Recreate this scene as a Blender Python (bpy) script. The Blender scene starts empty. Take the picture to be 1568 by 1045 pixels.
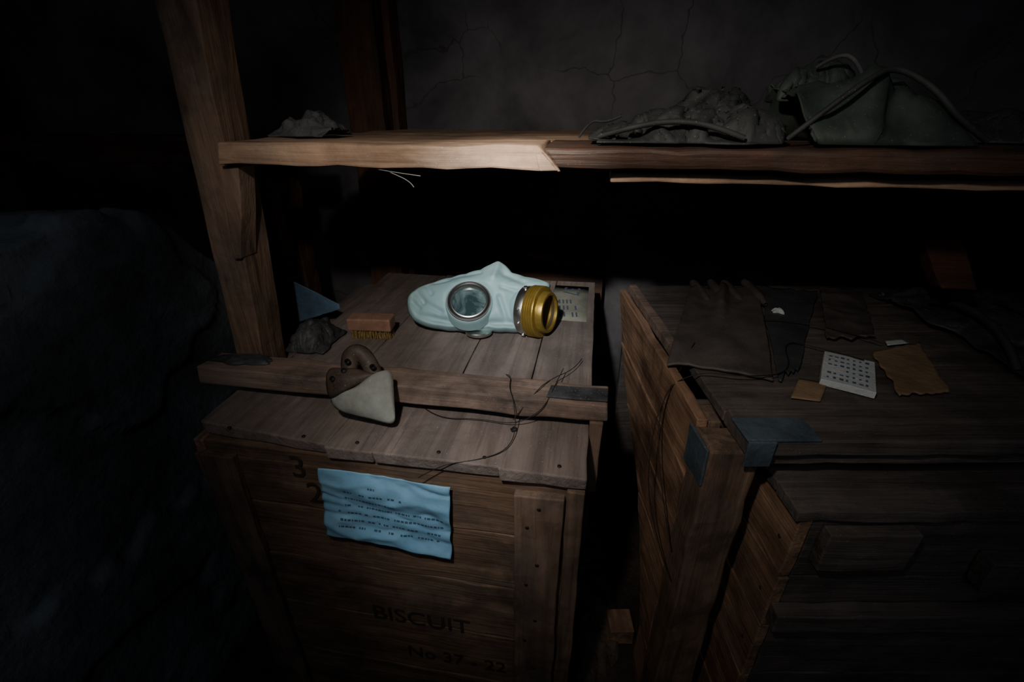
import bpy, bmesh, math, random, time
from mathutils import Vector, Matrix, noise
random.seed(7)
S=bpy.context.scene
D=bpy.data

# ------------------------------------------------------------ materials
def nmat(name):
    m=D.materials.new(name); m.use_nodes=True
    nt=m.node_tree; b=nt.nodes['Principled BSDF']
    return m,nt,b
def ramp(nt,c1,c2,p1=.35,p2=.7):
    r=nt.nodes.new('ShaderNodeValToRGB')
    r.color_ramp.elements[0].position=p1; r.color_ramp.elements[0].color=(*c1,1)
    r.color_ramp.elements[1].position=p2; r.color_ramp.elements[1].color=(*c2,1)
    return r
def mapped(nt,scale):
    tc=nt.nodes.new('ShaderNodeTexCoord'); mp=nt.nodes.new('ShaderNodeMapping')
    mp.inputs['Scale'].default_value=scale
    nt.links.new(tc.outputs['Object'],mp.inputs['Vector']); return tc,mp
def nz(nt,vec,scale,detail=6,rough=.6,dist=0):
    n=nt.nodes.new('ShaderNodeTexNoise'); n.inputs['Scale'].default_value=scale
    n.inputs['Detail'].default_value=detail; n.inputs['Roughness'].default_value=rough
    n.inputs['Distortion'].default_value=dist
    nt.links.new(vec,n.inputs['Vector']); return n
def mix(nt,fac,a,b,blend='MIX'):
    m=nt.nodes.new('ShaderNodeMix'); m.data_type='RGBA'; m.blend_type=blend
    for sock,v in ((m.inputs[0],fac),(m.inputs[6],a),(m.inputs[7],b)):
        if hasattr(v,'is_linked') or hasattr(v,'links'): nt.links.new(v,sock)
        elif isinstance(v,tuple): sock.default_value=(*v,1)
        else: sock.default_value=v
    return m.outputs[2]
def bump(nt,b,h,strength=.4,dist=.003):
    bp=nt.nodes.new('ShaderNodeBump'); bp.inputs['Strength'].default_value=strength
    bp.inputs['Distance'].default_value=dist
    nt.links.new(h,bp.inputs['Height']); nt.links.new(bp.outputs[0],b.inputs['Normal'])
def scaled(nt,sock,k):
    m2=nt.nodes.new('ShaderNodeMath'); m2.operation='MULTIPLY'; m2.inputs[1].default_value=k
    nt.links.new(sock,m2.inputs[0]); return m2.outputs[0]
def wood(name,c1,c2,axis='X',speck=.35,rough=.75,dirt=(.035,.03,.027),dirtamt=.8,dust=.35):
    m,nt,b=nmat(name)
    sc={'X':(2.2,26,26),'Y':(26,2.2,26),'Z':(26,26,2.2)}[axis]
    tc,mp=mapped(nt,sc)
    g=nz(nt,mp.outputs[0],1.3,10,.62,.8)
    r=ramp(nt,c1,c2,.34,.66); nt.links.new(g.outputs[0],r.inputs[0])
    sc2=tuple(x*4 if x>10 else x*1.2 for x in sc); mp2=nt.nodes.new('ShaderNodeMapping'); mp2.inputs['Scale'].default_value=sc2
    nt.links.new(tc.outputs['Object'],mp2.inputs['Vector'])
    gl=nz(nt,mp2.outputs[0],1.4,4,.6,.4); gr=ramp(nt,(1,1,1),(0,0,0),.34,.46); nt.links.new(gl.outputs[0],gr.inputs[0])
    col=mix(nt,scaled(nt,gr.outputs[0],.35),r.outputs[0],tuple(x*.4 for x in c1))
    du=nz(nt,tc.outputs['Object'],11,8,.7,.5); dur=ramp(nt,(0,0,0),(1,1,1),.42,.72); nt.links.new(du.outputs[0],dur.inputs[0])
    col=mix(nt,scaled(nt,dur.outputs[0],dust),col,(.20,.18,.165))
    d=nz(nt,tc.outputs['Object'],6,7,.7,.3)
    dr=ramp(nt,(0,0,0),(1,1,1),.44,.66); nt.links.new(d.outputs[0],dr.inputs[0])
    col=mix(nt,scaled(nt,dr.outputs[0],dirtamt),col,dirt)
    s=nz(nt,tc.outputs['Object'],420,2,.5)
    sr=ramp(nt,(0,0,0),(1,1,1),.69,.75); nt.links.new(s.outputs[0],sr.inputs[0])
    col=mix(nt,scaled(nt,sr.outputs[0],speck*.8),col,(.45,.43,.42))
    nt.links.new(col,b.inputs['Base Color'])
    b.inputs['Roughness'].default_value=rough
    b.inputs['Specular IOR Level'].default_value=.3
    ad=nt.nodes.new('ShaderNodeMath'); ad.operation='ADD'
    nt.links.new(g.outputs[0],ad.inputs[0]); nt.links.new(gl.outputs[0],ad.inputs[1])
    ad2=nt.nodes.new('ShaderNodeMath'); ad2.operation='ADD'
    nt.links.new(ad.outputs[0],ad2.inputs[0]); nt.links.new(d.outputs[0],ad2.inputs[1])
    bump(nt,b,ad2.outputs[0],.7,.0026)
    return m
def rough_mat(name,c1,c2,scale=12,rough=.85,bs=.6,bd=.004,speck=0,spec=.3,det=8,bsc=6):
    m,nt,b=nmat(name); tc,mp=mapped(nt,(1,1,1))
    g=nz(nt,mp.outputs[0],scale,det,.65,.2)
    r=ramp(nt,c1,c2,.35,.68); nt.links.new(g.outputs[0],r.inputs[0]); col=r.outputs[0]
    if speck:
        s=nz(nt,tc.outputs['Object'],400,2,.5)
        sr=ramp(nt,(0,0,0),(speck,)*3,.68,.74); nt.links.new(s.outputs[0],sr.inputs[0])
        col=mix(nt,sr.outputs[0],col,(.55,.55,.55))
    nt.links.new(col,b.inputs['Base Color']); b.inputs['Roughness'].default_value=rough
    b.inputs['Specular IOR Level'].default_value=spec
    g2=nz(nt,mp.outputs[0],scale*bsc,6,.6)
    bump(nt,b,g2.outputs[0],bs,bd)
    return m
def plain(name,c,rough=.5,metal=0,spec=.5,coat=0):
    m,nt,b=nmat(name); tc,mp=mapped(nt,(1,1,1))
    g=nz(nt,mp.outputs[0],40,5,.6)
    r=ramp(nt,tuple(x*.8 for x in c),tuple(min(1,x*1.1) for x in c),.3,.7)
    nt.links.new(g.outputs[0],r.inputs[0]); nt.links.new(r.outputs[0],b.inputs['Base Color'])
    b.inputs['Roughness'].default_value=rough; b.inputs['Metallic'].default_value=metal
    b.inputs['Specular IOR Level'].default_value=spec; b.inputs['Coat Weight'].default_value=coat
    return m
def wall_mat(name,c1,c2):
    m,nt,b=nmat(name); tc,mp=mapped(nt,(1,1,1))
    g=nz(nt,mp.outputs[0],3.5,10,.65,.3)
    r=ramp(nt,c1,c2,.35,.7); nt.links.new(g.outputs[0],r.inputs[0])
    w=nz(nt,mp.outputs[0],5,4,.6)
    va=nt.nodes.new('ShaderNodeMix'); va.data_type='RGBA'; va.inputs[0].default_value=.12
    nt.links.new(mp.outputs[0],va.inputs[6]); nt.links.new(w.outputs[1],va.inputs[7])
    v=nt.nodes.new('ShaderNodeTexVoronoi'); v.feature='DISTANCE_TO_EDGE'; v.inputs['Scale'].default_value=3.6
    nt.links.new(va.outputs[2],v.inputs['Vector'])
    vr=ramp(nt,(0,0,0),(1,1,1),.001,.0045); nt.links.new(v.outputs[0],vr.inputs[0])
    fm=nz(nt,mp.outputs[0],2.5,3,.5); fr=ramp(nt,(.45,.45,.45),(1,1,1),.38,.48); nt.links.new(fm.outputs[0],fr.inputs[0])
    mx=nt.nodes.new('ShaderNodeMath'); mx.operation='MAXIMUM'
    nt.links.new(vr.outputs[0],mx.inputs[0]); nt.links.new(fr.outputs[0],mx.inputs[1])
    col=mix(nt,mx.outputs[0],(.03,.028,.028),r.outputs[0])
    nt.links.new(col,b.inputs['Base Color']); b.inputs['Roughness'].default_value=.9
    b.inputs['Specular IOR Level'].default_value=.2
    g2=nz(nt,mp.outputs[0],30,8,.65); ad=nt.nodes.new('ShaderNodeMath'); ad.operation='ADD'
    nt.links.new(g2.outputs[0],ad.inputs[0]); nt.links.new(mx.outputs[0],ad.inputs[1])
    bump(nt,b,ad.outputs[0],.5,.004)
    return m

w_post=wood('old_pine_vertical',(.13,.075,.05),(.33,.21,.14),'Z')
w_shelf=wood('old_pine_x',(.24,.145,.09),(.52,.35,.23),'X',.5,dirtamt=.55)
w_dark=wood('stained_wood_x',(.05,.025,.016),(.12,.062,.04),'X',.2,.55,dust=.1)
w_lidA=wood('grey_dusty_lid',(.13,.10,.088),(.25,.20,.178),'Y',.8,.85,(.08,.064,.057),.6,.5)
w_bat=wood('batten_wood_x',(.15,.10,.078),(.29,.205,.16),'X',.6)
w_frontA=wood('crate_front_x',(.09,.052,.032),(.24,.145,.088),'X',.15,dust=.25)
w_frontZ=wood('crate_front_z',(.10,.062,.043),(.22,.14,.095),'Z',.2,dust=.3)
w_sideB=wood('crate_side_y',(.17,.095,.056),(.42,.25,.155),'Y',.2,.7,(.05,.032,.024),.8,.2)
w_sideBz=wood('crate_side_z',(.09,.055,.038),(.22,.14,.09),'Z',.2,dust=.25)
w_topB=wood('dark_lid_x',(.055,.046,.042),(.13,.108,.098),'X',.5,.85,(.03,.028,.026),.7,.25)
w_red=wood('reddish_timber_z',(.06,.025,.014),(.16,.07,.035),'Z',.1,dust=.05)
w_redx=wood('reddish_timber_x',(.05,.02,.012),(.12,.05,.028),'X',.1,dust=.05)
m_wall=wall_mat('cracked_plaster_wall',(.055,.052,.056),(.16,.152,.162))
m_lwall=rough_mat('broken_plaster',(.08,.086,.09),(.20,.22,.235),5,.95,1,.006,.25)
m_floor=rough_mat('dirt_floor',(.03,.022,.018),(.08,.06,.05),9,.95,1,.01,.3)
m_ceil=rough_mat('dark_ceiling',(.03,.03,.03),(.06,.06,.06),4)
m_paper=rough_mat('blue_paper',(.17,.37,.54),(.25,.48,.66),18,.7,.3,.002)
m_ink=plain('faded_ink',(.05,.10,.17),.9)
m_sten=plain('black_stencil',(.026,.018,.013),.9)
m_sten2=plain('blue_grey_stencil',(.05,.07,.11),.9)
m_beampatch=rough_mat('pale_beam_patch',(.15,.155,.125),(.25,.25,.21),20,.9,.4,.001,.3)  # paler colour painting the torch beam's bright spot on the lid
m_rubber=rough_mat('pale_grey_blue_rubber',(.25,.40,.42),(.35,.51,.52),9,.5,.3,.001,.15,.35)
m_steel=plain('worn_steel',(.60,.60,.57),.32,1)
m_brass=rough_mat('yellow_lacquered_brass',(.30,.20,.035),(.46,.325,.08),25,.40,.25,.001,0,.5)
m_brass.node_tree.nodes['Principled BSDF'].inputs['Metallic'].default_value=.7
m_black=plain('black_rubber',(.015,.017,.018),.45)
m_hole=plain('filter_port_interior',(.05,.03,.006),.7)
m_cloth=rough_mat('dusty_black_cloth',(.014,.016,.016),(.045,.048,.048),14,.7,.4,.0008,.2,.4,8,14)
m_canvas=rough_mat('green_black_canvas',(.018,.027,.023),(.045,.060,.051),12,.65,.4,.0008,.15,.4,8,14)
m_grey=rough_mat('grey_rag',(.035,.035,.037),(.085,.085,.088),14,.9,.4,.0008,.3,.3,8,14)
m_glove=rough_mat('dark_leather',(.048,.041,.038),(.10,.088,.083),12,.55,.5,.001,.3)
m_glove2=rough_mat('black_oilcloth',(.028,.029,.032),(.060,.061,.066),10,.6,.4,.0008,.3,.4,8,14)
m_card=rough_mat('corrugated_card',(.17,.11,.06),(.28,.19,.11),14,.9)
m_white=rough_mat('printed_white_card',(.42,.46,.47),(.55,.58,.6),20,.8)
m_leather=rough_mat('brown_leather',(.030,.022,.017),(.08,.058,.046),30,.6,.6,.001,.3)
m_lleather=rough_mat('grey_green_leather',(.18,.195,.175),(.30,.315,.285),25,.75,.6,.001,.4)
m_blue=rough_mat('blue_oilcloth',(.05,.09,.14),(.11,.19,.27),10,.7,.7,.003,.2)
m_brk=rough_mat('grey_blue_iron',(.04,.055,.07),(.09,.12,.15),16,.6,.7,.002,.3)
m_wire=plain('rusty_wire',(.03,.025,.022),.6,.5)
m_block=rough_mat('brush_wood_block',(.20,.11,.07),(.31,.185,.125),40,.7,.5,.001,.3)
m_brist=rough_mat('straw_bristles',(.24,.16,.05),(.42,.30,.11),90,.8,1,.003)
m_plate=rough_mat('dark_metal_plate',(.03,.032,.036),(.08,.082,.088),30,.5,.4,.001,.5)
m_rub=rough_mat('dark_debris',(.04,.035,.03),(.16,.12,.09),20,.95,1,.01)

# ------------------------------------------------------------ helpers
def empty(name,loc=(0,0,0),mat=None):
    e=D.objects.new(name,None); S.collection.objects.link(e); e.empty_display_size=.05
    if mat is not None: e.matrix_world=mat
    else: e.location=loc
    return e
def link(me,name,parent=None,mat=None,smooth=True,bevel=0,solid=0,sub=0):
    o=D.objects.new(name,me); S.collection.objects.link(o)
    if parent: o.parent=parent
    if mat: me.materials.append(mat)
    if smooth:
        for p in me.polygons: p.use_smooth=True
    if solid:
        md=o.modifiers.new('s','SOLIDIFY'); md.thickness=solid; md.offset=0
    if bevel:
        for p in me.polygons: p.use_smooth=False
        md=o.modifiers.new('b','BEVEL'); md.width=bevel; md.segments=2; md.limit_method='ANGLE'
    if sub:
        md=o.modifiers.new('ss','SUBSURF'); md.levels=sub; md.render_levels=sub
    return o
def frommesh(name,vs,fs,**k):
    me=D.meshes.new(name); me.from_pydata([tuple(v) for v in vs],[],fs); me.validate(); me.update()
    return link(me,name,**k)
def plank(name,parent,c,mat,jit=.0012,bev=.002,n=None):
    me=D.meshes.new(name); bm=bmesh.new()
    vs=[bm.verts.new(p) for p in c]
    for f in ((3,2,1,0),(4,5,6,7),(0,1,5,4),(1,2,6,5),(2,3,7,6),(3,0,4,7)): bm.faces.new([vs[i] for i in f])
    for it in range(5):
        L=sorted([e for e in bm.edges if e.calc_length()>.06],key=lambda e:-e.calc_length())
        if not L: break
        bmesh.ops.subdivide_edges(bm,edges=L,cuts=1,use_grid_fill=True)
    bmesh.ops.recalc_face_normals(bm,faces=bm.faces)
    off=Vector((random.random()*50,0,0))
    for v in bm.verts:
        v.co+=noise.noise_vector(v.co*20+off)*jit*1.8
    bm.to_mesh(me); bm.free()
    return link(me,name,parent,mat,bevel=bev)
def bx(name,parent,x0,x1,y0,y1,z0,z1,mat,**k):
    return plank(name,parent,[(x0,y0,z0),(x1,y0,z0),(x1,y1,z0),(x0,y1,z0),(x0,y0,z1),(x1,y0,z1),(x1,y1,z1),(x0,y1,z1)],mat,**k)
def lathe(name,parent,prof,mat,org,axis,seg=64):
    a=Vector(axis).normalized(); q=a.to_track_quat('Z','Y'); vs=[];fs=[]
    for s,r in prof:
        for i in range(seg):
            t=2*math.pi*i/seg
            vs.append(Vector(org)+q@Vector((r*math.cos(t),r*math.sin(t),s)))
    for j in range(len(prof)-1):
        for i in range(seg):
            k=(i+1)%seg; fs.append((j*seg+i,j*seg+k,(j+1)*seg+k,(j+1)*seg+i))
    o=frommesh(name,vs,fs,parent=parent,mat=mat)
    md=o.modifiers.new('es','EDGE_SPLIT'); md.split_angle=math.radians(35)
    return o
def rid(p): return 1-2*abs(noise.noise(p))
def heap(name,parent,c,rx,ry,h,rot,seed,mat,fr=14,edge=.25,top=.5,flat=1.6,amp=.5):
    nr,nt_=40,110; vs=[];fs=[]; o=Vector((seed*13.7,seed*5.1,seed*2.3))
    cr,sr=math.cos(rot),math.sin(rot)
    for j in range(nr+1):
        t=j/nr
        for i in range(nt_):
            th=2*math.pi*i/nt_
            k=1+edge*noise.noise(Vector((math.cos(th)*1.3,math.sin(th)*1.3,0))+o)*1.6+.10*noise.noise(Vector((math.cos(th)*4,math.sin(th)*4,3))+o)
            x=rx*k*t*math.cos(th); y=ry*k*t*math.sin(th)
            p=Vector((x,y,0)); w=noise.noise_vector(p*9+o)*.05
            q=(p+w); q2=Vector((q.x*fr*.6+q.y*fr*.5,q.y*fr-q.x*fr*.4,seed))
            f=.6*rid(q2+o)+.3*rid(q2*2.3+o)+.12*rid(q2*5+o)
            prof=(1-t**3)**.7
            z=h*prof*(1-amp+amp*f)*(1+top*noise.noise(p*7+o*2))
            if t>.97: z=min(z,.002)
            d=noise.noise_vector(p*22+o)*.004*(1-t**4)
            vs.append((c[0]+cr*x-sr*y+d.x,c[1]+sr*x+cr*y+d.y,c[2]+max(0,z)+.0005))
    for j in range(nr):
        for i in range(nt_):
            k=(i+1)%nt_; fs.append((j*nt_+i,j*nt_+k,(j+1)*nt_+k,(j+1)*nt_+i))
    return frommesh(name,vs,fs,parent=parent,mat=mat)
def crumple(name,parent,x0,x1,y0,y1,z0,H,mat,seed=1,nu=12,nv=8,jit=.45,th=.002,fold=.008,ff=16,ang=.6,T=None,lv=3,zj=.34,fine=.35):
    """crumpled fabric: coarse jittered facets with sharp creases, subdivided, then long sharp folds"""
    rg=random.Random(seed); bm=bmesh.new(); cl=bm.edges.layers.float.new('crease_edge')
    def Hf(u):
        t=u*(len(H)-1); i=min(int(t),len(H)-2); return H[i]+(H[i+1]-H[i])*(t-i)
    g=[]; cu=(x1-x0)/nu
    for j in range(nv+1):
        row=[]
        for i in range(nu+1):
            u=i/nu; v=j/nv; h=Hf(u); s=math.sin(math.pi*v)**.45
            ye=(y1-y0)*.10*noise.noise(Vector((u*3,seed,0)))
            x=x0+(x1-x0)*u+rg.uniform(-1,1)*cu*jit
            y=y0+(y1-y0)*(v**.9)+ye+rg.uniform(-1,1)*cu*jit*(1 if 0<j<nv else .4)
            z=h*s+rg.uniform(-1,1)*min(h*zj,cu*.7)*(1 if 0<j<nv else 0)
            row.append(bm.verts.new((x,y,z0+max(.001 if 0<j<nv else 0,z))))
        g.append(row)
    for j in range(nv):
        for i in range(nu):
            a,b,c,d=g[j][i],g[j][i+1],g[j+1][i+1],g[j+1][i]
            if rg.random()<.5: bm.faces.new((a,b,c)); bm.faces.new((a,c,d))
            else: bm.faces.new((a,b,d)); bm.faces.new((b,c,d))
    for e in bm.edges: e[cl]=rg.choice((0,.4,.8,1,1))
    me=D.meshes.new(name); bm.to_mesh(me); bm.free()
    o=D.objects.new(name,me); S.collection.objects.link(o)
    md=o.modifiers.new('ss','SUBSURF'); md.levels=lv; md.render_levels=lv
    dg=bpy.context.evaluated_depsgraph_get(); m2=D.meshes.new_from_object(o.evaluated_get(dg),depsgraph=dg); D.objects.remove(o)
    ca,sa=math.cos(ang),math.sin(ang)
    for v in m2.vertices:
        p=v.co; n=v.normal
        w=noise.noise_vector(p*10+Vector((seed,0,0)))*.03
        a=(p.x+w.x)*ca+(p.z+w.z)*sa; b=-(p.x+w.x)*sa+(p.z+w.z)*ca
        q=Vector((a*ff,b*ff*2.6,(p.y+w.y)*ff*1.6+seed))
        d=fold*(rid(q)-.4)+fold*fine*rid(q*2.2)
        v.co=p+n*d*min(1,(p.z-z0)/.012)
        v.co.z=max(v.co.z,z0)
    if T: m2.transform(T)
    m2.name=name; o=D.objects.new(name,m2); S.collection.objects.link(o)
    if parent: o.parent=parent
    m2.materials.clear(); m2.materials.append(mat)
    for p in m2.polygons: p.use_smooth=True
    md=o.modifiers.new('s','SOLIDIFY'); md.thickness=th; md.offset=0
    return o
def sheet(name,parent,P,mat,n=50,m=50,amp=.006,fr=12,seed=1,th=.003,fn=None,ragged=.0):
    P=[Vector(p) for p in P]; vs=[];fs=[]; o=Vector((seed*7.7,seed*3.1,0))
    for j in range(m+1):
        for i in range(n+1):
            u=i/n;v=j/m
            if ragged:
                u=u+ragged*noise.noise(Vector((v*5,u*2,seed)))*(2*abs(u-.5)); v=v+ragged*noise.noise(Vector((u*5,v*2,seed+9)))*(2*abs(v-.5))
            p=P[0]*(1-u)*(1-v)+P[1]*u*(1-v)+P[2]*u*v+P[3]*(1-u)*v
            q=p+noise.noise_vector(p*8+o)*.04
            f=.65*rid(Vector((q.x*fr*.5+q.y*fr*.3,q.y*fr*.5-q.x*fr*.6,q.z*fr))+o)+.3*rid(q*fr*1.6+o)
            p=p+Vector((0,0,amp*max(-.1,f)))
            if fn: p=fn(p,u,v)
            vs.append(p)
    for j in range(m):
        for i in range(n):
            a=j*(n+1)+i; fs.append((a,a+1,a+n+2,a+n+1))
    return frommesh(name,vs,fs,parent=parent,mat=mat,solid=th)
def wire(name,parent,pts,r=.0012,mat=None,res=6):
    cu=D.curves.new(name,'CURVE'); cu.dimensions='3D'; cu.bevel_depth=r; cu.bevel_resolution=2
    sp=cu.splines.new('NURBS'); sp.points.add(len(pts)-1)
    for i,p in enumerate(pts): sp.points[i].co=(*p,1)
    sp.use_endpoint_u=True; sp.order_u=3
    o=D.objects.new(name,cu); S.collection.objects.link(o)
    if parent: o.parent=parent
    cu.materials.append(mat or m_wire)
    return o
def text(name,parent,s,size,M,mat,ext=.0004):
    cu=D.curves.new(name,'FONT'); cu.body=s; cu.size=size; cu.extrude=ext; cu.materials.append(mat)
    o=D.objects.new(name,cu); S.collection.objects.link(o); o.parent=parent; o.matrix_local=M
    return o
def frame(o,ex,ey):
    ex=Vector(ex).normalized(); ey=Vector(ey).normalized(); ez=ex.cross(ey)
    return Matrix(((ex.x,ey.x,ez.x,o[0]),(ex.y,ey.y,ez.y,o[1]),(ex.z,ey.z,ez.z,o[2]),(0,0,0,1)))
def nail(name,parent,pts,axis):
    vs=[];fs=[]
    a=Vector(axis).normalized(); q=a.to_track_quat('Z','Y')
    for p in pts:
        b=len(vs); r=.003
        for z,rr in ((0,r),(.001,r),(.0015,r*.5)):
            for i in range(10):
                t=2*math.pi*i/10; vs.append(Vector(p)+q@Vector((rr*math.cos(t),rr*math.sin(t),z)))
        for j in range(2):
            for i in range(10):
                k=(i+1)%10; fs.append((b+j*10+i,b+j*10+k,b+j*10+10+k,b+j*10+10+i))
        fs.append(tuple(b+20+i for i in range(10)))
    return frommesh(name,vs,fs,parent=parent,mat=m_wire)

# ------------------------------------------------------------ room shell
WY=1.45
bx('floor',None,-2.0,2.2,-1.2,WY,-.06,0,m_floor,jit=.002,bev=0)
bx('wall_back',None,-2.0,2.2,WY,WY+.12,-.02,2.4,m_wall,jit=.004,bev=0)
bx('wall_right',None,2.1,2.2,-1.2,WY,-.02,2.4,m_wall,jit=.004,bev=0)
bx('wall_far_left',None,-2.1,-2.0,-1.2,WY,-.02,2.4,m_wall,jit=.004,bev=0)
bx('ceiling',None,-2.0,2.2,-1.2,WY,2.4,2.46,m_ceil,jit=.002,bev=0)

def left_wall():
    vs=[];fs=[]; n=170; m=150
    def topz(y):
        z=1.02+.02*noise.noise(Vector((y*9,3,1)))
        z+= -.02 if y<.45 else 0
        if y>.74: z-= (y-.74)*1.1
        z+=.025*rid(Vector((y*14,0,5)))
        return z
    for i in range(n+1):
        y=-.9+i/n*1.80
        tz=topz(y)
        for j in range(m+1):
            t=j/m
            if t<.8:
                z=tz*t/.8; x=-.80
            else:
                s=(t-.8)/.2; z=tz-.03*s*s+.008*math.sin(s*3); x=-.80-.35*s
            if t>.74 and t<.86: x-=.012*(1-abs(t-.8)/.06); z-=.006
            p=Vector((x,y,z))
            d=.012*noise.noise(p*3.0+Vector((2,0,0)))+.004*noise.noise(p*9)+.002*noise.noise(p*26)+.0012*noise.noise(p*60)
            r=noise.noise(p*4.0+Vector((7,3,1)))+.25*noise.noise(p*16)
            d+= .012*(1 if r>.05 else (r+.0)/.05 if r>0 else 0)
            if t<.8: x+=d
            else: z+=d; 
            vs.append((x,y,z))
    for i in range(n):
        for j in range(m):
            a=i*(m+1)+j; fs.append((a,a+m+1,a+m+2,a+1))
    b=len(vs)
    for j in range(m+1):
        v=vs[n*(m+1)+j]; vs.append((v[0]-.0,v[1]+.03,v[2]*.985))
    for j in range(m):
        a=n*(m+1)+j; fs.append((a,b+j,b+j+1,a+1))
    c=len(vs); vs+=[(-1.15,.93,0)]
    fs.append(tuple([b+j for j in range(m+1)]+[c]))
    return frommesh('wall_left',vs,fs,mat=m_lwall)
left_wall()

# ------------------------------------------------------------ rack: posts + shelf
post=empty('wooden_rack_post')
plank('post_timber',post,[(-.651,.67,.746),(-.592,.67,.746),(-.592,.735,.746),(-.651,.735,.746),
      (-.580,.67,1.70),(-.515,.67,1.70),(-.515,.735,1.70),(-.580,.735,1.70)],w_post,jit=.002,bev=.004)
plank('knee_cleat',post,[(-.585,.662,.98),(-.572,.662,.98),(-.572,.70,.98),(-.585,.70,.98),
      (-.570,.662,1.125),(-.535,.662,1.125),(-.535,.70,1.125),(-.570,.70,1.125)],w_post,jit=.002)

shelf=empty('wooden_shelf')
plank('front_board',shelf,[(-.553,.645,1.130),(-.045,.645,1.130),(-.075,.80,1.130),(-.545,.80,1.130),
      (-.550,.648,1.160),(-.078,.648,1.160),(-.075,.80,1.160),(-.545,.80,1.160)],w_shelf,jit=.0022,bev=.003)
plank('stained_front_board',shelf,[(-.055,.660,1.132),(1.05,.660,1.130),(1.05,.80,1.130),(-.073,.80,1.132),
      (-.076,.655,1.157),(1.05,.655,1.160),(1.05,.80,1.160),(-.073,.80,1.160)],w_dark,jit=.002,bev=.006)
bx('top_slat',shelf,-.545,1.05,.802,1.02,1.128,1.158,w_shelf,jit=.0015)
bx('back_slat',shelf,-.545,1.05,1.022,1.30,1.128,1.157,w_shelf,jit=.0015)
bx('under_rail',shelf,.02,1.05,.69,.73,1.112,1.127,w_shelf,jit=.0015)
plank('splinter',shelf,[(-.075,.641,1.130),(-.05,.641,1.130),(-.05,.652,1.130),(-.075,.652,1.130),
      (-.079,.643,1.150),(-.072,.643,1.155),(-.072,.652,1.155),(-.079,.652,1.150)],w_shelf)
plank('brace',shelf,[(.66,.95,.9),(.72,.95,.9),(.72,.99,.9),(.66,.99,.9),(.50,.95,1.128),(.58,.95,1.128),(.58,.99,1.128),(.50,.99,1.128)],w_redx)

bp=empty('rear_timber_post')
bx('timber',bp,-.70,-.595,1.345,1.42,0,2.38,w_red,jit=.003)
bx('side_lath',bp,-.585,-.565,1.38,1.44,0,2.38,w_red,jit=.003)
lb=empty('side_timber_beam')
bx('beam',lb,-1.6,-.64,1.0,1.06,1.09,1.15,w_redx,jit=.003)
bx('upright',lb,-1.0,-.93,1.06,1.12,0,1.09,w_red,jit=.003)
bx('upright_2',lb,-.80,-.74,1.06,1.12,0,1.09,w_red,jit=.003)
rb=empty('rear_storage_chest')
bx('chest_back_board',rb,-.42,.045,1.36,1.385,.10,.815,w_redx,jit=.002)
bx('chest_rim',rb,-.42,.05,1.345,1.40,.805,.82,w_redx,jit=.002)
bx('chest_body',rb,-.42,.03,1.27,1.36,0,.70,w_redx,jit=.002)

# ------------------------------------------------------------ crate A
A=empty('wooden_crate')
xs=[(-.545,-.40),(-.398,-.21),(-.208,-.085),(-.083,.020)]
for i,(a,b) in enumerate(xs):
    bk=1.21+.004*i
    plank('lid_board_%d'%(i+1),A,[(a,.655,.762),(b,.655,.762),(b,bk,.762),(a,bk,.762),(a,.655,.78),(b,.655,.78),(b,bk,.78),(a-(.03 if i==0 else 0),bk,.78)],w_lidA,jit=.0008,bev=.0015)
plank('lid_batten',A,[(-.672,.598,.763),(.048,.602,.765),(.048,.662,.765),(-.672,.662,.763),
      (-.668,.600,.797),(.045,.604,.797),(.046,.660,.797),(-.668,.660,.797)],w_bat,jit=.002,bev=.003)
xs=[(-.607,-.375),(-.3725,-.30),(-.2975,-.105),(-.1025,.02)]
fy=(.503,.497,.499,.495)
for i,(a,b) in enumerate(xs):
    e=(-.053 if i==0 else 0); y0=fy[i]; c0=.018 if i==0 else 0
    plank('lower_lid_board_%d'%(i+1),A,[(a,y0+c0,.722),(b,y0+.003,.722),(b,1.2,.722),(a+e,1.2,.722),(a-.004,y0+c0,.744),(b,y0,.744),(b,1.2,.744),(a+e,1.2,.744)],w_lidA,jit=.0014,bev=.0025)
bx('lid_riser',A,-.55,.015,.67,1.19,.743,.762,w_bat)
for i,(z1,z0) in enumerate([(.720,.600),(.597,.470),(.467,.330),(.327,.180),(.177,.03)]):
    bx('front_board_%d'%(i+1),A,-.600,.0,.507,.527,z0,z1,w_frontA,jit=.0018)
    bx('side_board_%d'%(i+1),A,.0,.018,.507,1.19,z0,z1,w_sideB,jit=.0015)
    bx('outer_side_board_%d'%(i+1),A,-.620,-.602,.507,1.19,z0,z1,w_sideB,jit=.0012)
bx('front_corner_batten',A,-.082,-.010,.492,.507,.02,.700,w_frontZ,jit=.002)
bx('corner_post',A,-.006,.020,.494,.512,.02,.716,w_frontZ,jit=.0015)
bx('front_corner_batten_left',A,-.612,-.545,.494,.507,.02,.700,w_frontZ,jit=.002)
bx('inner_back',A,-.60,.0,1.17,1.19,.03,.72,w_frontA)
bx('base',A,-.60,.0,.53,1.17,.0,.05,w_frontA)
bx('side_cleat',A,.019,.04,.60,.66,.62,.765,w_frontZ)
bx('side_cleat_low',A,.019,.034,.63,.69,.50,.66,w_dark)
nail('nails',A,[(-.045,.491,z) for z in (.68,.56,.42,.28)]+[(-.062,.491,z) for z in (.64,.51,.36,.22)],(0,-1,0))
nail('lid_nails',A,[(x,.514,.745) for i,x in enumerate((-.55,-.42,-.33,-.2,-.13,-.02))],(0,0,1))
text('stencil_3',A,'3',.062,frame((-.452,.5045,.668),(1,0,0),(0,0,1)),m_sten)
text('stencil_2',A,'2',.062,frame((-.432,.5045,.615),(1,0,0),(0,0,1)),m_sten)
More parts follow.
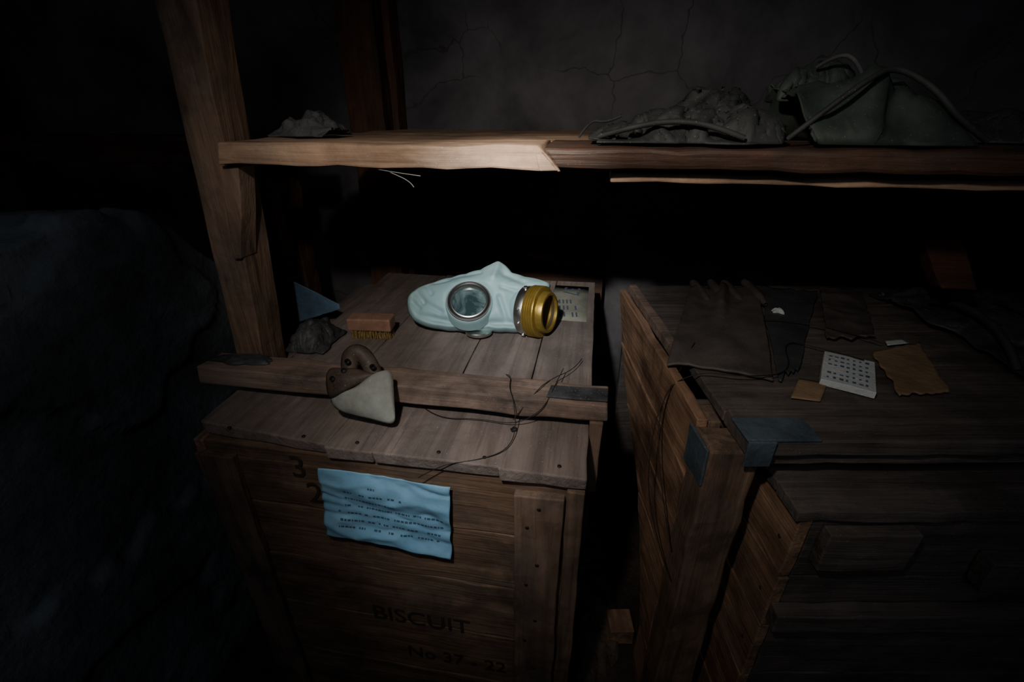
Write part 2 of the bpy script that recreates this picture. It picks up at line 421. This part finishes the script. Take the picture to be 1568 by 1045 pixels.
text('stencil_word',A,'BISCUIT',.055,frame((-.36,.5045,.325),(1,0,0),(0,0,1)),m_sten)
text('stencil_lot',A,'No 37 - 22',.045,frame((-.30,.5045,.22),(1,0,0),(0,0,1)),m_sten)
bx('lid_beam_patch',A,-.085,.004,.95,1.18,.7806,.7812,m_beampatch,jit=.0002,bev=0)  # thin pale patch: torch beam spot painted onto the lid, under the lettering
text('lid_mark',A,'37',.060,frame((-.058,1.17,.7816),(-.05,-1,0),(1,-.05,0)),m_sten2)
for i,s in enumerate(['IIII','III I','II II']):
    text('lid_tally_%d'%i,A,s,.036,frame((-.068+.004*i,1.05-.04*i,.7816),(1,.1,0),(-.1,1,0)),m_sten2)

lab=empty('paper_label')
def labfn(p,u,v):
    f=.0045*math.sin(v*9+u*2.2)+.004*rid(Vector((u*3+v*2,v*4-u,2)))+.002*noise.noise(Vector((u*8,v*8,0)))
    return Vector((p.x,.4980-abs(f),p.z))
LP4=[Vector(p) for p in ((-.407,.5,.552),(-.187,.5,.5425),(-.18,.5,.695),(-.391,.5,.704))]
sheet('sheet',lab,LP4,m_paper,60,50,0,1,3,.0006,labfn,.012)
rl=random.Random(4)
def flecks():
    vs=[];fs=[]
    for row in range(7):
        v=.82-row*.105; u=.18+(.2 if row==0 else 0)
        end=.45 if row==0 else (.62 if row<3 else .92)
        if row>=4: u=.12
        while u<end:
            w=rl.uniform(.008,.026)
            if rl.random()<.8:
                q=[]
                for (uu,vv) in ((u,v),(u+w,v),(u+w,v+.024),(u,v+.024)):
                    P=LP4
                    p=P[0]*(1-uu)*(1-vv)+P[1]*uu*(1-vv)+P[2]*uu*vv+P[3]*(1-uu)*vv
                    p=labfn(p,uu,vv); p.y-=.0009; q.append(p)
                b=len(vs); vs.extend(q); fs.append((b,b+1,b+2,b+3))
            u+=w+.008
    frommesh('print_lines',vs,fs,parent=lab,mat=m_ink)
flecks()

# ------------------------------------------------------------ crate B (rotated)
BM=frame((.227,.644,0),(.9854,.1702,0),(-.1702,.9854,0))
B=empty('wooden_crate.001',mat=BM)
for i,(a,b) in enumerate([(0,.145),(.147,.29),(.292,.44),(.442,.58)]):
    bx('lid_board_%d'%(i+1),B,0,1.12,a,b,.762,.78,w_topB,jit=.001,bev=.0015)
bx('lid_front_batten',B,.0,1.12,-.082,-.003,.760,.786,w_topB,jit=.002,bev=.003)
bx('lid_front_batten_under',B,.03,1.12,-.07,-.003,.735,.758,w_topB,jit=.0016,bev=.003)
plank('lid_edge_strip',B,[(-.022,.17,.765),(.0,.17,.765),(.0,.575,.765),(-.022,.575,.765),(-.020,.17,.785),(-.0,.17,.785),(.0,.575,.785),(-.02,.575,.785)],w_bat)
side=[(.768,.655,.580),(.652,.54,.50),(.537,.42,.38),(.417,.30,.20),(.297,.16,.13),(.157,.0,.06)]
for i,(z1,z0,yb) in enumerate(side):
    yb2=side[min(i+1,5)][2]
    plank('side_board_%d'%(i+1),B,[(-.042,-.005,z0),(-.024,-.005,z0),(-.024,yb2,z0),(-.042,yb2,z0),
        (-.042,-.005,z1),(-.024,-.005,z1),(-.024,yb,z1),(-.042,yb,z1)],w_sideB,jit=.002)
bx('corner_post',B,-.045,.03,-.07,-.006,0,.757,w_sideBz,jit=.003,bev=.004)
bx('inner_end_panel',B,-.022,.0,.0,.05,.0,.76,w_sideBz)
plank('foot_block',B,[(-.10,.10,.0),(-.03,.10,.0),(-.03,.16,.0),(-.10,.16,.0),(-.09,.10,.05),(-.03,.10,.05),(-.03,.16,.05),(-.09,.16,.05)],w_sideB)
bx('rear_panel',B,-.02,1.12,.56,.58,.0,.762,w_topB)
bx('inner_board',B,-.022,1.1,.06,.08,.0,.75,w_topB)
bx('corner_bracket_top',B,-.004,.10,-.084,-.030,.786,.790,m_brk,jit=.001,bev=.001)
bx('corner_bracket_front',B,-.004,.035,-.088,-.084,.745,.789,m_brk,jit=.001,bev=.001)
bx('corner_bracket_side',B,-.050,-.046,-.07,.0,.69,.757,m_brk,jit=.002,bev=.001)
# ------------------------------------------------------------ crate C
C=empty('wooden_crate.002',mat=BM.copy())
bx('lid_board_front',C,.066,1.12,-.130,-.072,.682,.702,w_topB,jit=.002)
bx('lid_board_back',C,.066,1.12,-.070,.04,.682,.700,w_topB,jit=.0015)
for i,(z1,z0) in enumerate([(.680,.56),(.557,.44),(.437,.30),(.297,.15),(.147,.0)]):
    plank('end_board_%d'%(i+1),C,[(.076,-.125,z0),(.094,-.125,z0),(.094,.04,z0),(.076,.04,z0),(.076,-.125,z1),(.094,-.125,z1),(.094,.04,z1),(.076,.04,z1)],w_sideB,jit=.002)
    bx('front_board_%d'%(i+1),C,.096,1.12,-.122,-.104,z0,z1,w_topB,jit=.0015)
bx('front_rail_top',C,.11,.24,-.145,-.124,.60,.672,w_topB,jit=.002)
bx('front_rail_mid',C,.08,1.12,-.150,-.124,.46,.50,w_topB,jit=.002)
bx('rope_handle_cleat',C,.36,.9,-.150,-.124,.56,.62,w_topB,jit=.002)
nail('nails',C,[(.075,y,z) for y in (-.10,-.02) for z in (.62,.5,.37,.22)],(-1,0,0))

# ------------------------------------------------------------ gas mask
MZ=.8385
MM=frame((-.221,.885,MZ),(.9854,.1702,0),(-.1094,.6336,.766))
G=empty('gas_mask',mat=MM)
def L(u,v): return ((u-735)/716,-(v-468)/716/.973)
outl=[(624,472),(624,460),(632,451),(645,444),(662,439),(690,431),(712,425),(735,418),(750,409),(762,403),(772,409),(784,423),(805,430),(830,435),(843,440),(839,452),(824,463),(812,480),(806,500),(800,513),(775,513),(750,511),(725,512),(700,511),(675,509),(650,504),(635,496),(627,485)]
pol=sorted([(math.atan2(*reversed(L(u,v))),math.hypot(*L(u,v))) for u,v in outl])
def rad(th):
    while th>math.pi: th-=2*math.pi
    while th<-math.pi: th+=2*math.pi
    ext=[(pol[-1][0]-2*math.pi,pol[-1][1])]+pol+[(pol[0][0]+2*math.pi,pol[0][1])]
    for (a,ra),(b,rb_) in zip(ext,ext[1:]):
        if a<=th<=b:
            t=(th-a)/(b-a+1e-9); return ra*(1-t)+rb_*t
    return pol[0][1]
def srad(th): return .5*rad(th)+.25*rad(th+.03)+.25*rad(th-.03)
def seg(p,a,b):
    a=Vector(a);b=Vector(b);p=Vector(p);t=max(0,min(1,(p-a).dot(b-a)/(b-a).length_squared)); return (p-(a+(b-a)*t)).length,t
cre=[((636,452),(652,472),.009,.005),((655,447),(664,462),.007,.0045),((630,468),(646,482),.009,.004),((668,444),(690,440),.005,.004),((652,474),(680,490),.006,.005),
     ((764,408),(756,438),-.008,.007),((772,430),(800,446),.007,.008),((764,470),(774,500),.007,.005),((768,455),(792,462),.005,.005),((640,490),(700,504),.005,.004),((700,504),(790,504),.005,.004),((690,436),(735,428),.005,.005)]
EYE=(721,478); ET=.16; EZ=.036
def build_mask():
    nr,nt_=46,220; vs=[];fs=[]
    eye=Vector(L(*EYE))
    for sgn in (1,-1):
        for j in range(nr+1):
            t=j/nr
            for i in range(nt_):
                th=-math.pi+2*math.pi*i/nt_
                r=srad(th)*t; x=r*math.cos(th); y=r*math.sin(th)
                T=.046
                T*=1-.30*max(0,min(1,(-x-.05)/.10)) 
                T*=1-.45*max(0,min(1,(y-.03)/.06))
                z=T*(1-t**2.6)**.55
                if sgn>0:
                    de=(Vector((x,y))-eye).length
                    k=math.exp(-(de/.046)**6)
                    z=z*(1-k)+k*(EZ-.006-ET*(y-eye.y))
                    for a,b,dep,w in cre:
                        d,tt=seg((x,y),L(*a),L(*b)); z-=dep*math.exp(-(d/w)**2)*(1-t**10)*(1-k)
                    z+=.004*math.exp(-((t-.94)/.025)**2)*(1 if y<.02 else .3)
                    z+=.002*noise.noise(Vector((x*40,y*40,1)))*(1-t**6)
                z*=sgn
                wz=MZ+.766*y+.643*z
                if wz<.782:
                    df=.782-wz; y+=.766*df; z+=.643*df
                vs.append((x,y,z))
    n=(nr+1)*nt_
    for s in (0,1):
        for j in range(nr):
            for i in range(nt_):
                k=(i+1)%nt_; q=(s*n+j*nt_+i,s*n+j*nt_+k,s*n+(j+1)*nt_+k,s*n+(j+1)*nt_+i)
                fs.append(q if s==0 else q[::-1])
    me=D.meshes.new('facepiece'); me.from_pydata(vs,[],fs)
    bm=bmesh.new(); bm.from_mesh(me); bmesh.ops.remove_doubles(bm,verts=bm.verts,dist=.0002)
    bmesh.ops.recalc_face_normals(bm,faces=bm.faces); bm.to_mesh(me); bm.free()
    link(me,'facepiece',G,m_rubber)
build_mask()
ex,ey=L(*EYE); ea=(0.0,ET,1); eo=(ex,ey,EZ)
lathe('eyepiece_socket',G,[(-.020,.0525),(-.006,.0500),(.002,.0485),(.006,.0475),(.0085,.046),(.0085,.044)],m_rubber,eo,ea)
lathe('eyepiece_outer_rim',G,[(.006,.0455),(.0100,.0455),(.0115,.0445),(.0115,.0425),(.010,.0415)],m_steel,eo,ea)
lathe('eyepiece_gasket',G,[(.0105,.042),(.0115,.040),(.0105,.0375)],m_black,eo,ea)
lathe('eyepiece_inner_rim',G,[(.009,.038),(.0125,.0375),(.0130,.0355),(.011,.034),(.004,.0335)],m_steel,eo,ea)
mg,nt,b=nmat('eyepiece_glass'); tc,mp=mapped(nt,(1,1,1)); g=nz(nt,mp.outputs[0],22,4,.6,.8)
r=ramp(nt,(.03,.055,.06),(.20,.29,.29),.4,.68); nt.links.new(g.outputs[0],r.inputs[0]); nt.links.new(r.outputs[0],b.inputs['Base Color'])
b.inputs['Roughness'].default_value=.12; b.inputs['Coat Weight'].default_value=1
lathe('eyepiece_glass',G,[(.0045,.034),(.0062,.022),(.0070,.010),(.0072,.0001)],mg,eo,ea)
px,py=L(806,483); po=(px,py,.012); pa=Vector((.875,-.24,.42))
lathe('port_neck',G,[(-.045,.030),(-.025,.040),(-.008,.0455),(.004,.047)],m_rubber,po,pa)
lathe('port_clamp',G,[(-.006,.0475),(-.006,.0505),(.001,.0515),(.010,.0515),(.013,.050),(.013,.046)],m_steel,po,pa)
pr=[(.012,.046),(.012,.0525),(.014,.0535)]
s=.016
for i in range(4): pr+=[(s,.0535),(s+.0012,.0515),(s+.0028,.0515),(s+.004,.0535)]; s+=.005
pr+=[(.037,.053),(.038,.050),(.038,.043),(.050,.042),(.0515,.041),(.0515,.036),(.048,.0355),(.02,.034)]
lathe('port_collar',G,pr,m_brass,po,pa)
lathe('port_inner',G,[(.046,.0352),(.020,.0345),(.012,.020),(.012,.0001)],m_hole,po,pa)
q=pa.normalized().to_track_quat('Z','Y')
for i,an in enumerate((1.9,2.5,3.2,0.9)):
    c0=Vector(po)+q@Vector((.0515*math.cos(an),.0515*math.sin(an),.004))
    lathe('clamp_screw_%d'%i,G,[(0,.0001),(0,.004),(.004,.004),(.0045,.0001)],m_steel,c0,q@Vector((math.cos(an),math.sin(an),0)),12)
up=Vector((0,.766,.643))
lathe('lower_eyepiece_rim',G,[(-.002,.028),(.003,.028),(.005,.025),(.004,.020),(.004,.0001)],m_steel,(-.002,-.064,.000),up)

# ------------------------------------------------------------ leather half mask on batten
HM=frame((-.345,.575,.800),(.9854,.1702,0),(-.1094,.6336,.766))
H=empty('leather_dust_mask',mat=HM)
def h(u,v,z=0): return ((u-553)/946,-(v-580)/946,z)
def surf(name,rows,mat,sub=2,th=.0025):
    vs=[];fs=[];n=len(rows[0])
    for rw in rows: vs+=rw
    for j in range(len(rows)-1):
        for i in range(n-1):
            a=j*n+i; fs.append((a,a+1,a+n+1,a+n))
    o=frommesh(name,vs,fs,parent=H,mat=mat)
    if sub:
        md=o.modifiers.new('ss','SUBSURF'); md.levels=sub; md.render_levels=sub
    md=o.modifiers.new('s','SOLIDIFY'); md.thickness=th
    return o
surf('cone_panel',[[h(508,594,.000),h(530,580,.018),h(548,582,.010),h(575,560,.030),h(602,546,.012)],
                   [h(514,601,.004),h(540,594,.024),h(556,592,.020),h(584,582,.034),h(604,578,.012)],
                   [h(520,607,.004),h(550,612,.014),h(566,612,.016),h(590,616,.018),h(606,602,.008)],
                   [h(526,610,.0),h(555,618,.003),h(575,622,.004),h(605,632,.002),h(608,624,.002)]],m_lleather)
surf('dark_side_flap',[[h(500,552,.0),h(512,546,.012),h(530,552,.018),h(548,548,.01)],
                   [h(502,572,.004),h(518,570,.022),h(540,568,.028),h(570,560,.022)],
                   [h(508,594,.002),h(520,592,.012),h(540,580,.022),h(592,553,.014)]],m_leather)
surf('forehead_band',[[h(524,556,.0),h(521,535,.004),h(527,518,.010),h(545,511,.014),h(563,517,.01),h(576,536,.006),h(586,556,.004)],
                   [h(534,560,.012),h(532,542,.016),h(537,527,.020),h(547,521,.024),h(558,528,.020),h(566,542,.016),h(576,560,.012)],
                   [h(546,566,.006),h(545,552,.006),h(547,540,.006),h(549,536,.006),h(553,542,.006),h(558,552,.006),h(566,566,.006)]],m_leather)
for i,(u,v) in enumerate([(536,540),(532,554),(574,548),(516,566)]):
    lathe('eyelet_%d'%i,H,[(-.004,.0045),(.004,.0045),(.005,.0035),(.0,.002)],m_black,h(u,v,.019),(0,.2,1),16)

# ------------------------------------------------------------ scrubbing brush
BR=empty('scrubbing_brush',mat=Matrix.Translation((-.432,.802,.780))@Matrix.Rotation(.10,4,'Z'))
bx('wood_block',BR,-.044,.044,-.018,.018,.020,.046,m_block,bev=.003)
vs=[];fs=[]
for i in range(420):
    x=random.uniform(-.040,.042);y=random.uniform(-.016,.016);dx=random.uniform(-.003,.003);dy=random.uniform(-.003,.003)
    b0=len(vs)
    for (z,ox,oy) in ((.022,0,0),(.001,dx,dy)):
        for k in range(3):
            vs.append((x+ox+.0008*math.cos(k*2.1),y+oy+.0008*math.sin(k*2.1),z))
    for k in range(3):
        k2=(k+1)%3; fs.append((b0+k,b0+k2,b0+3+k2,b0+3+k))
frommesh('bristles',vs,fs,parent=BR,mat=m_brist)

# ------------------------------------------------------------ cloths
ZS=1.163
crumple('crumpled_rag',None,-.568,-.492,.705,.81,.783,[.01,.035,.05,.045,.02,0],m_glove2,41,6,6,jit=.35,fold=.006,ff=14)
heap('dark_cloth_scrap',None,(-.60,.635,.799),.055,.020,.010,.1,6,m_glove2,22,.3)
bt=empty('blue_tarpaulin_scrap')
sheet('scrap',bt,[(-.668,.90,.750),(-.557,.90,.790),(-.560,.905,.800),(-.66,.90,.852)],m_blue,30,30,.004,14,5,.002)
J=empty('canvas_jacket'); K=empty('canvas_bag')
crumple('wadded_cloth',None,-.545,-.445,.76,.85,ZS,[.006,.020,.026,.034,.028,.008],m_grey,3,8,6,fold=.007,ff=15,zj=.5)
crumple('sleeve',J,-.005,.20,.676,.785,ZS,[.004,.018,.022,.026,.030,.024,.008],m_cloth,5,10,5,fold=.011,ff=11,ang=.2,zj=.6)
crumple('body',J,.09,.225,.80,.93,ZS,[.01,.03,.045,.065,.07,.06,.04],m_cloth,7,7,5,fold=.012,ff=9,ang=.7,zj=.5)
crumple('front_fold',J,.13,.232,.68,.76,ZS,[.01,.028,.034,.03,.02],m_cloth,29,5,4,fold=.010,ff=10,ang=1.0,zj=.6)
crumple('bag',K,.25,.45,.682,.86,ZS,[.060,.082,.078,.080,.066,.056,.042,.010],m_canvas,23,5,4,.34,fold=.012,ff=6,ang=1.2,zj=.3,fine=.25)
crumple('bag_mouth',K,.25,.335,.79,.87,ZS+.05,[.02,.045,.05,.03],m_canvas,31,5,4,fold=.009,ff=10,zj=.5)
wire('bag_strap',K,[(.24,.70,1.168),(.27,.688,1.20),(.31,.69,1.235),(.35,.72,1.25),(.39,.70,1.225),(.42,.685,1.19),(.46,.69,1.168)],.0035,m_cloth)
wire('bag_tie',K,[(.29,.80,1.255),(.30,.77,1.268),(.32,.76,1.262),(.33,.75,1.24)],.0025,m_grey)
wire('jacket_strap',J,[(.0,.69,1.170),(.04,.675,1.182),(.09,.678,1.190),(.14,.672,1.185),(.18,.67,1.170)],.0035,m_cloth)
wire('jacket_cord',J,[(-.03,.78,1.165),(-.015,.77,1.19),(.01,.76,1.185),(.03,.75,1.195)],.002,m_cloth)
crumple('dark_folded_cloth',None,.475,.66,.76,.92,ZS,[.01,.022,.03,.036,.02,.0],m_glove2,13,7,5,fold=.010,ff=9,zj=.5)
stp=empty('leather_harness',mat=BM.copy())
crumple('strap_pile',stp,.56,.90,.06,.50,.785,[.01,.02,.04,.05,.03,.04,0],m_glove2,21,8,8,fold=.012,ff=8,th=.003)
for i in range(3):
    x=.55+.10*i
    wire('strap_loop_%d'%i,stp,[(x,.10,.794),(x+.01,.14,.825),(x+.03,.22,.845),(x+.05,.33,.84),(x+.07,.40,.80)],.007,m_glove2)
gl=empty('leather_gauntlet',mat=BM.copy())
def glfn(p,u,v):
    p=p.copy()
    p.z+=.016*math.exp(-((u-.47)/.08)**2)*max(0,min(1,(v-.4)/.3))
    p.z+=.008*math.exp(-((u-.12)/.1)**2)*max(0,(v-.5))*2+.008*math.exp(-((u-.88)/.1)**2)*max(0,(v-.5))*2
    p.z+=.007*math.sin(min(1,v*4)*math.pi/2)
    if p.x<-.01: p.z-=.32*(-.01-p.x)
    return p
sheet('gauntlet_cuff_and_hand',gl,[(-.045,.150,.785),(.116,.082,.785),(.285,.50,.792),(.115,.50,.792)],m_glove,60,70,.003,9,8,.0045,glfn,.02)
for i,(x,y,dx) in enumerate([(.135,.50,.0),(.175,.49,.01),(.215,.50,.0),(.262,.49,.01)]):
    lathe('finger_%d'%(i+1),gl,[(-.09,.004),(-.06,.011),(0,.012),(.03,.011),(.045,.008),(.050,.0001)],m_glove,(x,y,.799+.005*(i%2)),(dx+.05,1,.06),20)
c2=empty('oilcloth_sheet',mat=BM.copy())
sheet('sheet',c2,[(.125,.082,.784),(.185,.125,.784),(.45,.52,.785),(.31,.54,.785)],m_glove2,60,60,.006,9,15,.003,None,.06)
sheet('sheet_2',c2,[(.30,.235,.787),(.40,.24,.787),(.55,.50,.787),(.47,.545,.787)],m_glove,60,60,.010,9,16,.003,None,.06)
cb=empty('torn_cardboard',mat=BM.copy())
sheet('card',cb,[(.296,.033,.785),(.385,.044,.785),(.479,.225,.786),(.358,.183,.786)],m_card,30,30,.003,8,24,.003,None,.10)
sheet('tape',cb,[(.40,.205,.791),(.45,.215,.791),(.452,.232,.791),(.41,.225,.791)],m_white,6,6,.0,8,24,.001)
wh=empty('printed_box',mat=BM@frame((.189,.073,.783),(.064,-.040,0),(.073,.101,0)))
plank('box',wh,[(0,0,0),(.078,0,0),(.078,.122,0),(0,.122,0),(0,0,.012),(.078,0,.012),(.078,.122,.012),(0,.122,.012)],m_white,jit=.0004,bev=.001)
vs=[];fs=[]
for i in range(6):
    for k in range(7):
        if (i in (2,) and k<3): continue
        x=.008+k*.0092; y=.012+i*.018; w=random.uniform(.003,.006); hh=random.uniform(.004,.008); b0=len(vs)
        for a,c in ((0,0),(w,0),(w,hh),(0,hh)): vs.append((x+a,y+c,.0128))
        fs.append((b0,b0+1,b0+2,b0+3))
frommesh('printing',vs,fs,parent=wh,mat=m_ink)
ys=empty('yellowed_paper_slip',mat=BM.copy())
sheet('slip',ys,[(.118,.03,.783),(.160,.02,.783),(.205,.075,.783),(.165,.09,.783)],m_card,10,10,.003,9,3,.001)
cs=empty('crumpled_paper_bit',mat=BM.copy())
heap('paper',cs,(.275,.375,.789),.014,.011,.009,0,33,m_white,60,.5)
pl=empty('metal_hinge_plate')
plank('plate',pl,[(-.050,.606,.7985),(.044,.610,.7985),(.046,.645,.7985),(-.046,.640,.7985),(-.050,.606,.802),(.044,.610,.802),(.046,.645,.802),(-.046,.640,.802)],m_plate,jit=.0006,bev=.001)
wr=empty('loose_wire')
wire('strand_a',wr,[(-.268,.625,.748),(-.23,.590,.748),(-.16,.600,.750),(-.098,.590,.752),(-.06,.597,.775),(-.045,.60,.802),(-.038,.65,.803),(-.03,.70,.800)],.0007)
wire('strand_b',wr,[(-.13,.69,.784),(-.115,.66,.802),(-.112,.62,.802),(-.100,.592,.800),(-.092,.575,.752),(-.10,.53,.748),(-.14,.505,.746),(-.19,.492,.742),(-.225,.488,.715)],.0007)
wire('strand_c',wr,[(-.10,.592,.76),(-.07,.61,.803),(-.05,.66,.80),(-.01,.72,.79),(.0,.76,.79)],.0007)
heap('wire_knot',wr,(-.098,.585,.746),.006,.006,.007,0,2,m_black,60,.4)
w2=empty('loose_wire.001',mat=BM.copy())
wire('strand_a',w2,[(-.05,-.03,.50),(-.07,.05,.62),(-.06,.12,.74),(-.01,.10,.795),(.06,.07,.80),(.16,.10,.79),(.20,.22,.795),(.26,.20,.79),(.30,.13,.80)],.001)
wire('strand_b',w2,[(-.05,-.05,.45),(-.09,.02,.55),(-.08,.08,.70),(-.04,.12,.76),(.02,.2,.80)],.001)
wire('strand_c',w2,[(.10,.3,.80),(.2,.33,.795),(.33,.28,.80),(.38,.2,.80)],.001)
w3=empty('hanging_thread')
wire('thread',w3,[(-.31,.66,1.129),(-.28,.645,1.122),(-.255,.643,1.112),(-.25,.64,1.105)],.0006,m_lleather)
wire('thread_2',w3,[(-.33,.66,1.129),(-.30,.645,1.126),(-.24,.643,1.120)],.0005,m_lleather)
heap('floor_rubble',None,(.07,.95,0),.08,.35,.05,0,41,m_rub,16,.4,.9,2)

# ------------------------------------------------------------ lights
def spot(name,loc,tgt,e,ang,blend,col,r=.02):
    l=D.lights.new(name,'SPOT'); l.energy=e; l.spot_size=math.radians(ang); l.spot_blend=blend; l.color=col; l.shadow_soft_size=r
    o=D.objects.new(name,l); S.collection.objects.link(o); o.location=loc
    o.rotation_euler=(Vector(tgt)-Vector(loc)).to_track_quat('-Z','Y').to_euler()
    return o
spot('torch_core',(-.16,-.02,1.50),(-.10,.92,.80),27,30,1,(.90,.95,1.0))
spot('torch_sweep_shelf',(-.16,-.02,1.505),(-.12,.66,1.15),34,22,1,(1,.93,.84))
spot('torch_sweep_label',(-.16,-.02,1.50),(-.19,.50,.71),11,24,1,(.92,.96,1.0))
spot('torch_halo',(-.16,-.02,1.505),(-.07,.78,.97),20,82,1,(1,.90,.79))
W=D.worlds.new('World'); S.world=W; W.use_nodes=True
W.node_tree.nodes['Background'].inputs[0].default_value=(.6,.75,1,1)
W.node_tree.nodes['Background'].inputs[1].default_value=.01
a=D.lights.new('dim_ambient_fill','AREA'); a.energy=3.5; a.size=1.2; a.color=(.80,.88,1)  # added fill lamp for weak cool ambient light, no daylight opening here
ao=D.objects.new('dim_ambient_fill',a); S.collection.objects.link(ao); ao.location=(.1,-.9,2.2)
ao.rotation_euler=(Vector((0,.8,.8))-Vector((.1,-.9,2.2))).to_track_quat('-Z','Y').to_euler()

cam=D.cameras.new('camera'); cam.lens=36*705/1568; cam.sensor_width=36; cam.clip_start=.01
co=D.objects.new('camera',cam); S.collection.objects.link(co); co.location=(0,0,1.2)
co.rotation_euler=(math.radians(90-26.5),0,math.radians(9.8)); S.camera=co
